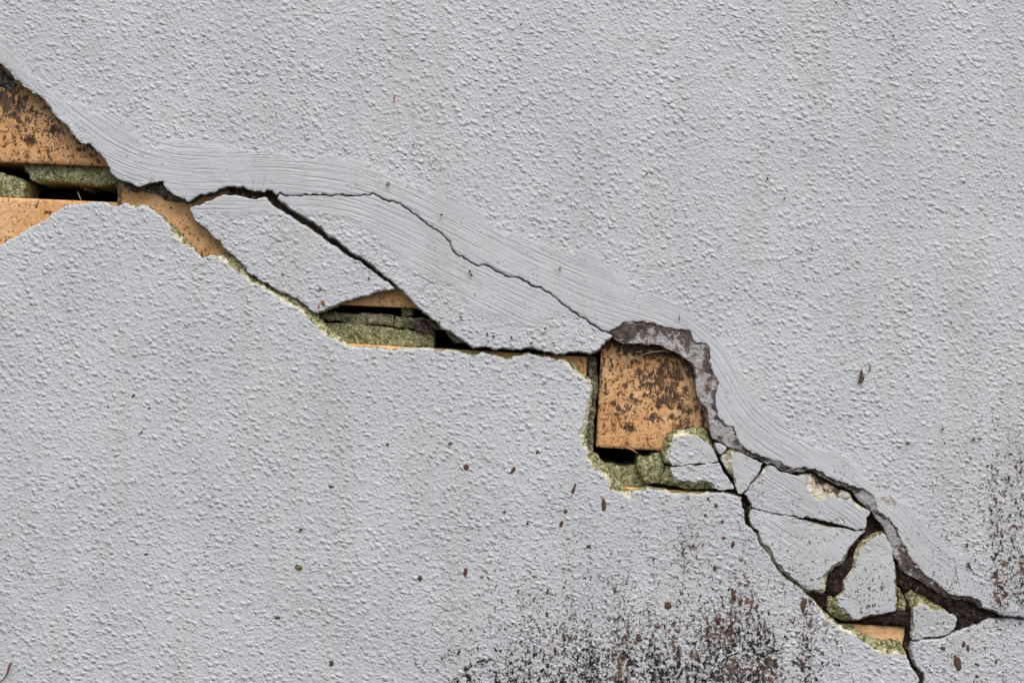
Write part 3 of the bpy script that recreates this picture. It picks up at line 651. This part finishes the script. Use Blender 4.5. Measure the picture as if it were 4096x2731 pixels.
brick("1175,1362 2347,1427 2337,1870 1165,1805", "orange brick showing as a thin ledge under the long slot", d0=56, dirt=lambda X, Y: .15 + .2 * sstep(2230, 2330, X), seed=9)
brick("2408,1346 2900,1375 2880,1815 2385,1788", "large square orange brick face blotched with dark dirt in the biggest hole", d0=66, h=4, dirt=lambda X, Y: .56 + .55 * (1 - sstep(1360, 1440, Y - .12 * (X - 2600))) + .22 * blot(X, Y, 2600, 1560, 130) + .5 * sstep(2730, 2830, X) * (1 - sstep(1440, 1560, Y)) + .45 * sstep(2660, 2740, X) * sstep(1690, 1740, Y) - .12 * sstep(1640, 1760, Y), seed=13)  # dark blotches get denser towards the top and the upper right
brick("2380,1943 2925,1973 2900,2415 2370,2385", "orange brick showing as a thin sill under the mossy mortar block", d0=50, dirt=lambda X, Y: .15 + 0 * X, seed=15)
brick("2450,2450 3622,2507 3606,2950 2440,2900", "lowest orange brick, bare corner above green moss", d0=54, dirt=lambda X, Y: .08 + .2 * sstep(2545, 2575, Y), seed=17, h=4)

# ------------------------------------------------------------------ mortar left between the bricks
GM = "lumps of mortar in the brick joints"
def mortar(name, pts, mat, label, d0, thick=200, lump=9, seed=1, rag=.14, h=3.0, size=34, cat="mortar"):
    sheet(name, P(pts), M[mat], label, cat, d0=d0, h=h, thick=thick, rnd=(9, 8), lumps=(lump, size), group=GM if cat == "mortar" else None, rag=rag, seed=seed, skirt_jit=6.0)
mortar("mortar_strip", "84,646 450,662 480,700 482,722 466,741 434,738 395,742 357,740 293,733 230,729 173,725 128,722 117,715 112,692 99,687 90,664", 'mortar_moss', "green mossy mortar strip hanging under the top left brick", 88, 260, 7, 3)
mortar("mortar_lump", "-320,660 0,689 23,699 51,703 77,712 92,725 99,748 98,779 92,794 0,793 -320,770", 'mortar_moss', "rounded green mortar lump at the left edge in the open gap", 78, 180, 8, 5)
mortar("mortar_lump", "298,734 330,738 363,744 368,763 350,766 325,754", 'mortar_grey', "small grey mortar lump deep inside the left gap", 170, 80, 6, 6)
mortar("mortar_joint", "464,728 492,722 490,760 486,800 480,838 462,838 468,792", 'mortar_olive', "upright green mortar edge at the right end of the left gap", 72, 260, 6, 7)
mortar("mortar_wedge", "488,738 505,727 548,740 580,728 640,716 668,735 700,768 752,805 752,814 735,812 700,808 672,803 650,792 610,775 590,768 550,768 515,760 500,748", 'mortar_grey', "dark grey mortar wedge under the lip of the upper sheet, on the middle brick", 36, 22, 6, 8)
mortar("mortar_strip", "1274,1258 1302,1251 1363,1251 1373,1254 1424,1256 1476,1251 1527,1254 1532,1258 1578,1263 1574,1284 1570,1304 1520,1299 1468,1295 1379,1290 1315,1285 1279,1274", 'mortar_olive', "thin pale green mortar strip, left half of the upper layer in the long slot", 84, 180, 6, 9)
mortar("mortar_strip", "1582,1263 1646,1268 1690,1270 1722,1275 1770,1312 1746,1319 1718,1313 1660,1313 1574,1305 1577,1285", 'mortar_olive', "thin pale green mortar strip, right half of the upper layer in the long slot", 82, 180, 6, 10)
mortar("mortar_bed", "1268,1278 1315,1291 1379,1295 1468,1300 1540,1308 1634,1317 1692,1322 1720,1331 1738,1343 1737,1370 1736,1392 1600,1388 1480,1384 1392,1380 1340,1366 1300,1330", 'mortar_moss', "thick green mossy mortar bed on the thin brick ledge in the long slot", 72, 200, 8, 11)
mortar("mortar_lump", "1606,1226 1641,1222 1654,1245 1648,1262 1624,1268 1608,1266", 'mortar_olive', "small mortar lump hanging under the reddish brick in the long slot", 92, 120, 7, 12, h=2)
mortar("mortar_lump", "1782,1322 1815,1340 1870,1375 1838,1374 1815,1368 1800,1350", 'mortar_moss', "sliver of green mortar under the edge of the long render piece", 46, 30, 5, 13, h=2)
mortar("mortar_joint", "2347,1424 2358,1426 2386,1431 2392,1455 2392,1530 2384,1635 2377,1720 2375,1815 2340,1825 2335,1640 2347,1540", 'mortar_mix', "upright green grey mortar joint left of the black slot by the big brick", 74, 260, 7, 14)
mortar("mortar_bed", "2395,1838 2453,1856 2534,1859 2560,1870 2590,1925 2600,1946 2498,1950 2440,1940 2400,1890", 'mortar_moss', "flat green mortar bed at the bottom of the big hole", 88, 200, 8, 15)
mortar("mortar_lump", "2555,1829 2561,1820 2602,1826 2623,1814 2640,1806 2650,1829 2658,1847 2661,1883 2649,1904 2648,1938 2587,1932 2569,1913 2555,1883 2549,1853", 'mortar_moss', "square mossy mortar block under the big brick beside the small render pieces", 44, 150, 9, 16, h=2.5)
mortar("mortar_lump", "3593,2345 3608,2358 3619,2388 3627,2419 3620,2446 3600,2446 3588,2419 3588,2381", 'mortar_moss', "narrow mossy mortar sliver right of the tall triangular render piece", 22, 60, 6, 18, h=2)

# ------------------------------------------------------------------ soil washed into the cracks
def soil(name, pts, label, d0, lump=10, seed=1, thick=60, h=3.0, size=26):
    sheet(name, P(pts), M['soil'], label, "soil", d0=d0, h=h, thick=thick, rnd=(10, 9), lumps=(lump, size), rag=.16, seed=seed, okind='stuff')
soil("soil", "2838,1735 2900,1770 3060,1815 3300,1880 3500,1950 3660,2190 3800,2330 4040,2440 4070,2490 3900,2530 3720,2570 3700,2780 3640,2780 3626,2640 3650,2500 3600,2470 3500,2486 3380,2484 3290,2440 3100,2290 2965,2060 2860,1966 2850,1850", "dark soil packed in the branching cracks between the small render pieces", 30, 12, 3, h=4)
soil("soil", "3322,2300 3345,2262 3385,2243 3412,2228 3424,2268 3398,2300 3382,2325 3378,2365 3368,2392 3330,2396 3306,2368 3314,2325", "black soil filling the gap left of the triangular render piece", 14, 9, 5)
soil("soil", "3596,2282 3640,2296 3700,2314 3760,2352 3815,2376 3850,2379 3900,2390 3932,2424 3970,2436 3992,2456 3950,2470 3900,2490 3860,2508 3828,2516 3815,2472 3792,2452 3762,2418 3700,2378 3650,2354 3625,2372 3612,2352 3596,2330", "black soil heap at the right end of the wide crack", 6, 10, 7)
soil("soil", "3440,2480 3475,2460 3545,2453 3592,2446 3622,2440 3650,2446 3650,2500 3644,2600 3624,2604 3624,2510 3600,2502 3520,2497 3450,2490", "grimy brown soil band between the triangular render piece and the lowest brick", 24, 9, 9)
soil("soil", "3660,2686 3672,2680 3692,2694 3694,2760 3664,2760 3656,2715", "soil plug in the crack at the lower edge of the wall patch", 6, 6, 11)
mortar("soil_clump", "-80,230 10,275 40,300 55,320 72,338 60,352 40,370 20,366 0,350 -80,350", 'mortar_grey', "grey cobwebbed soil clump on top of the left brick", 46, 16, 9, 21, cat="soil clump")
mortar("clay_lump", "1655,1292 1668,1282 1692,1279 1712,1300 1737,1316 1740,1338 1712,1330 1690,1336 1668,1326", 'clay', "reddish brown clay lump on the mortar at the right of the long slot", 60, 26, 7, 22, h=2, cat="clay lump")
mortar("soil_clump", "2452,1348 2480,1364 2540,1372 2620,1378 2700,1408 2752,1440 2782,1480 2790,1530 2776,1548 2766,1500 2740,1466 2690,1432 2640,1412 2590,1398 2540,1394 2490,1384 2460,1372", 'clay', "crumbly dark soil along the top of the big brick", 48, 20, 9, 23, cat="soil clump")

# ------------------------------------------------------------------ small loose things
def tube(name, pts, rad, mat, label, cat, d=0.0, group=None, sides=8):
    """bent round stalk through (x, y[, depth]) points; rad may be a list"""
    p = [np.array(W(*at_depth([q[:2]], q[2] if len(q) > 2 else d)[0], q[2] if len(q) > 2 else d)) for q in pts]
    n = len(p); fine = []
    for i in range(n - 1):                                            # Catmull-Rom
        a, b, c, e = p[max(i - 1, 0)], p[i], p[i + 1], p[min(i + 2, n - 1)]
        for t in np.linspace(0, 1, 7)[:-1] if i < n - 2 else np.linspace(0, 1, 7):
            fine.append(.5 * (2 * b + (c - a) * t + (2 * a - 5 * b + 4 * c - e) * t * t + (3 * b - a - 3 * c + e) * t ** 3))
    fine = np.array(fine); m = len(fine)
    r = np.interp(np.linspace(0, 1, m), np.linspace(0, 1, len(rad)), rad) * S if isinstance(rad, (list, tuple)) else np.full(m, rad * S)
    base = fine[0].copy(); co = []; F = []
    for i in range(m):
        d_ = fine[min(i + 1, m - 1)] - fine[max(i - 1, 0)]; d_ /= np.linalg.norm(d_) + 1e-12
        u = np.cross(d_, (0, 1, 0)); u /= np.linalg.norm(u) + 1e-9; v = np.cross(d_, u)
        for k in range(sides):
            a = 2 * math.pi * k / sides; co.append(fine[i] + r[i] * (math.cos(a) * u + .8 * math.sin(a) * v) - base)
    for i in range(m - 1):
        for k in range(sides):
            F.append((i * sides + k, i * sides + (k + 1) % sides, (i + 1) * sides + (k + 1) % sides, (i + 1) * sides + k))
    for e, j in ((0, 0), (m - 1, (m - 1) * sides)):                    # close the ends with quads
        for k in range(0, sides - 2, 2): F.append((j, j + k + 1, j + k + 2, j + (k + 3) % sides))
    o = link(name, mesh_from(name, co, F), mat, loc=tuple(base)); return tag(o, label, cat, group)

def nugget(name, x, y, rx, ry, rz, mat, label, cat, d=0.0, rot=0.0, seed=1, group=None, jag=.28, point=0.0):
    """irregular small lump: a welded ball pulled about by noise"""
    nu, nv = 14, 9; co = []; F = []
    rn = random.Random(seed); ph = [rn.uniform(0, 6.28) for _ in range(6)]
    for j in range(nv + 1):
        th = math.pi * (j + .02) / (nv + .04)
        for i in range(nu):
            a = 2 * math.pi * i / nu
            k = 1 + jag * (.5 * math.sin(2 * a + ph[0]) + .35 * math.sin(3 * a + ph[1]) * math.sin(th + ph[2]) + .3 * math.sin(5 * a + ph[3] + 2 * th) + .2 * math.cos(3 * th + ph[4]))
            cx_, cy_, cz_ = math.sin(th) * math.cos(a) * k, math.sin(th) * math.sin(a) * k, math.cos(th)
            if point: cx_ *= 1 - point * max(0, -cy_)
            cx_, cy_ = cx_ * rx, cy_ * ry
            gx, gy = cx_ * math.cos(rot) - cy_ * math.sin(rot), cx_ * math.sin(rot) + cy_ * math.cos(rot)
            co.append((gx * S, -cz_ * rz * S, -gy * S))
    for j in range(nv):
        for i in range(nu): F.append((j * nu + i, j * nu + (i + 1) % nu, (j + 1) * nu + (i + 1) % nu, (j + 1) * nu + i))
    xx, yy = at_depth([(x, y)], d)[0]
    o = link(name, mesh_from(name, co, F), mat, loc=W(xx, yy, d)); return tag(o, label, cat, group)

GS = "dry straws caught on the wall"
st = M['straw']; pt = M['paletwig']
tube("straw", [(2706, 1361, -6), (2712, 1384, -10), (2719, 1408, 0), (2733, 1447, 46)], [1.2, 3.0, 2.6, 1.2], st, "thick pale straw leaning on the grimy rim at the top right of the big brick", "straw", group=GS)
tube("straw", [(2563, 1422, 40), (2602, 1409, 30), (2647, 1404, 26), (2678, 1407, 30)], [.8, 1.7, 1.9, 1.0], st, "long bowed straw lying across the top of the big brick", "straw", group=GS)
tube("straw", [(2513, 1416, 44), (2534, 1431, 38), (2566, 1443, 44)], [1.8, 1.6, .9], st, "straw sloping down right in the crossed bundle on the big brick", "straw", group=GS)
tube("straw", [(2516, 1440, 42), (2544, 1425, 36)], [1.4, 1.2], st, "short straw crossing the sloping one on the big brick", "straw", group=GS)
tube("straw", [(2543, 1408, 40), (2563, 1406, 36), (2568, 1397, 36)], [1.9, 1.8, 1.2], st, "short bent straw just above the crossed bundle on the big brick", "straw", group=GS)
tube("straw", [(2513, 1349, 2), (2528, 1356, 4)], [1.0, .9], st, "tiny straw on the grimy rim above the big brick", "straw", group=GS)
tube("straw", [(2510, 1708, 52), (2511, 1745, 46), (2522, 1772, 48), (2537, 1794, 52)], [.7, 1.1, 1.1, .7], st, "fine curved straw low on the big brick", "straw", group=GS)
tube("straw", [(2456, 1741, 54), (2478, 1739, 50), (2498, 1745, 54)], [.7, 1.0, .7], st, "fine level straw low on the left of the big brick", "straw", group=GS)
tube("straw", [(2301, 1327, -20), (2304, 1345, -23), (2310, 1364, -20)], [.7, 1.2, .7], pt, "white curved straw on the long render piece left of the big hole", "straw", group=GS)
tube("straw", [(2401, 2035, 0), (2394, 2080, -4), (2382, 2131, 0)], [.8, 1.3, 1.0], pt, "long pale straw stuck upright on the lower sheet under the big hole", "straw", group=GS)
tube("straw", [(2908, 2620, -2), (2932, 2611, -5), (2955, 2601, -2)], [2.0, 2.0, 1.6], pt, "pale straw lying on the black splash at the foot of the wall", "straw", group=GS)
tube("straw", [(1645, 1271, 70), (1654, 1288, 64)], [1.6, .8], pt, "short pale straw on the mortar in the long slot", "straw", group=GS)
tube("straw", [(2068, 1082, -26), (2068, 1100, -26)], [1.0, 1.2], pt, "short white straw standing on the hairline crack", "straw", group=GS)
tube("straw", [(1200, 1440, -1), (1206, 1462, -4), (1201, 1478, -1)], [.6, 1.0, .6], pt, "thin white straw on the lower sheet just under the long slot", "straw", group=GS)
tube("straw", [(3572, 2340, 4), (3600, 2356, 2)], [1.2, 1.0], st, "straw scrap on the black soil right of the triangular piece", "straw", group=GS)
tube("twig", [(311, 768, 120), (316, 782, 108), (324, 800, 96)], [2.0, 2.4, 1.8], M['pebble'], "short pale twig inside the black left gap", "twig")
tube("needle", [(1578, 379, -26), (1577, 393, -28), (1577, 407, -26)], [1.4, 2.4, 2.2], M['rust'], "short upright brown needle on the upper sheet", "needle")
tube("needle", [(2718, 1257, -26), (2718, 1281, -26)], [1.0, 2.2], M['fleck'], "dark needle on the trowelled band above the big hole", "needle")
tube("hair", [(820, 130, -26), (812, 160, -28), (815, 185, -26)], [.5, .7, .5], M['fleck'], "thin dark hair on the upper sheet", "hair")
tube("plant_stem", [(-26, 3215, -60), (-60, 2960, -50), (-40, 2790, -36), (0, 2729, -30), (15, 2714, -28), (29, 2693, -26), (34, 2674, -24), (40, 2657, -22), (48, 2648, -20)], [4, 3.2, 2.8, 2.8, 3.0, 3.8, 4.4, 4.6, 3.8], M['stem'], "curved brown plant stem in the bottom left corner", "stem")
nugget("pebble", 1482, 1283, 13, 12, 9, M['pebble'], "pointed tan pebble wedged in the mortar of the long slot", "pebble", d=66, rot=-.7, seed=4, jag=.12, point=.6)
nugget("lichen", 1194, 2268, 15, 11.5, 5, M['lichen'], "round olive lichen spot on the left of the lower sheet", "lichen", d=-1, rot=.4, seed=8, jag=.16)
nugget("bark_strip", 2490, 1780, 7, 17, 5, M['bark'], "curled orange bark strip at the lower edge of the big brick", "bark", d=46, rot=.2, seed=5, jag=.15)
tube("bark_sliver", [(2507, 1791, 50), (2528, 1798, 40), (2551, 1813, 40)], [3.0, 3.4, .6], M['bark'], "pointed brown bark sliver poking over the black slot under the big brick", "bark")
nugget("stone_flake", 3302, 2489, 12, 14, 3, M['pebble'], "pointed brown stone flake left of the lowest orange brick", "stone flake", d=0, rot=.15, seed=6, jag=.10, point=.8)
nugget("orange_crumb", 3858, 2396, 4.5, 4.5, 4, M['bark'], "orange brick crumb on the black soil heap", "crumb", d=2, seed=9)
nugget("moss_tuft", 2240, 1074, 6, 8, 3, M['mortar_moss'], "tiny green moss tuft on the trowelled band", "moss", d=-25, seed=10)
nugget("moss_tuft", 1552, 735, 8, 9, 3, M['mortar_moss'], "tiny green moss tuft above the peak of the hairline crack", "moss", d=-25, seed=12)
nugget("insect", 1766, 859, 4.5, 3.8, 3, M['soil'], "black bead of an insect on the trowelled band above the hairline", "insect", d=-26, seed=14)

def flecks(spec, label, group, d, mat):
    for k, (x, y, a, b, r) in enumerate(spec):
        nugget("soil_fleck", x, y, a, b, 2.2, mat, label, "fleck", d=d, rot=r, seed=int(x + y), group=group, jag=.45)
flecks([(3070, 715, 4, 7, .1), (3138, 795, 4, 4, 0), (2588, 695, 5, 3, .2), (2552, 1062, 4, 5, .3), (3500, 370, 4, 3, 0), (3574, 145, 4, 5, 0), (3246, 995, 3, 4, 0), (2880, 985, 5, 3, -.6), (330, 85, 3, 5, 0), (1105, 455, 4, 3, 0), (1655, 578, 4, 3, 0), (3345, 12, 4, 4, 0), (2085, 98, 5, 4, 0), (3960, 470, 4, 4, 0), (3805, 1290, 4, 4, 0)],
       "tiny dark fleck on the clean upper render sheet", "flecks on the upper sheet", -25, M['fleck'])
flecks([(3770, 1715, 5, 5, 0), (3920, 1755, 6, 5, 0), (3780, 1771, 4, 5, 0), (3632, 1772, 7, 5, .4), (3894, 1758, 6, 7, 0), (3868, 2180, 6, 8, 0), (3875, 2260, 7, 12, 0), (4040, 2060, 6, 8, 0)],
       "brown soil fleck on the right side of the upper sheet", "flecks at the right", -25, M['fleck'])
flecks([(1131, 1097, 5, 6, 0), (1476, 1113, 5, 8, .2), (1281, 1155, 8, 5, -.3), (1292, 1210, 6, 13, -.4), (1275, 1225, 4, 6, .2)],
       "rusty brown fleck on the big parallelogram render piece", "flecks on the parallelogram piece", -5, M['rust'])
flecks([(1843, 1269, 6, 4, .4), (1757, 1287, 3, 6, .5), (1974, 1345, 5, 5, 0), (1953, 1362, 4, 4, 0), (2046, 1351, 5, 6, 0), (2126, 1371, 6, 4, 0), (1949, 1337, 4, 6, 0), (2216, 1370, 5, 3, 0), (2181, 1314, 6, 5, 0), (1879, 1085, 5, 5, 0), (1885, 1099, 5, 6, 0)],
       "brown fleck on the long render piece by the hairline", "flecks on the long piece", -19, M['fleck'])
flecks([(1325, 1945, 9, 6, .3), (1203, 2117, 6, 7, 0), (1110, 2468, 9, 6, -.3), (1326, 2650, 10, 9, 0), (1680, 2312, 9, 14, .5), (1862, 2287, 7, 22, .1), (1865, 1868, 9, 14, .3), (2052, 1880, 6, 18, .6), (2295, 1955, 7, 18, .3), (1550, 1778, 8, 6, .2), (1800, 1775, 9, 6, -.5), (2150, 1808, 8, 7, 0), (2110, 2093, 7, 6, 0), (2018, 2047, 7, 6, 0), (2262, 2045, 10, 8, .3), (2245, 2095, 7, 16, .1), (2355, 2185, 9, 10, 0), (2190, 2365, 6, 12, .2), (1165, 2755, 7, 6, 0), (585, 2216, 8, 6, 0), (533, 1583, 8, 4, -.4), (565, 1728, 6, 4, 0), (597, 1632, 5, 4, 0), (2415, 2018, 10, 20, .1), (2865, 2020, 6, 9, .2), (2834, 1990, 5, 4, 0), (2822, 2058, 5, 6, 0), (2890, 2085, 6, 6, 0), (2895, 2150, 7, 6, 0), (2932, 2175, 6, 14, 0), (2860, 2270, 9, 9, 0), (2672, 2420, 11, 18, -.4), (2555, 2550, 13, 14, .3), (2500, 2545, 7, 9, .1), (2630, 2505, 10, 7, .2), (3215, 2420, 12, 26, .1), (3275, 2330, 8, 10, 0), (2875, 2478, 11, 11, 0), (2935, 2380, 9, 18, -.3), (2257, 2550, 7, 12, .3), (2228, 2525, 4, 11, .1), (2188, 2455, 5, 12, 0)],
       "brown soil fleck splashed on the lower render sheet", "flecks on the lower sheet", -1, M['fleck'])
flecks([(3830, 2650, 12, 34, -.1), (3772, 2592, 9, 9, .2), (3855, 2575, 6, 14, 0), (3872, 2590, 6, 14, .1), (3908, 2655, 9, 5, .2), (3985, 2645, 5, 10, 0), (3908, 2703, 7, 7, 0), (4000, 2515, 9, 3, .2)],
       "brown soil fleck on the bottom right render sheet", "flecks at the bottom right", 1, M['fleck'])
flecks([(3445, 1492, 6, 17, .35), (3446, 1515, 11, 13, .2), (3480, 1475, 3.5, 11, .05)],
       "piece of the crooked brown mud smear on the upper right of the wall", "mud smear", -25, M['clay'])
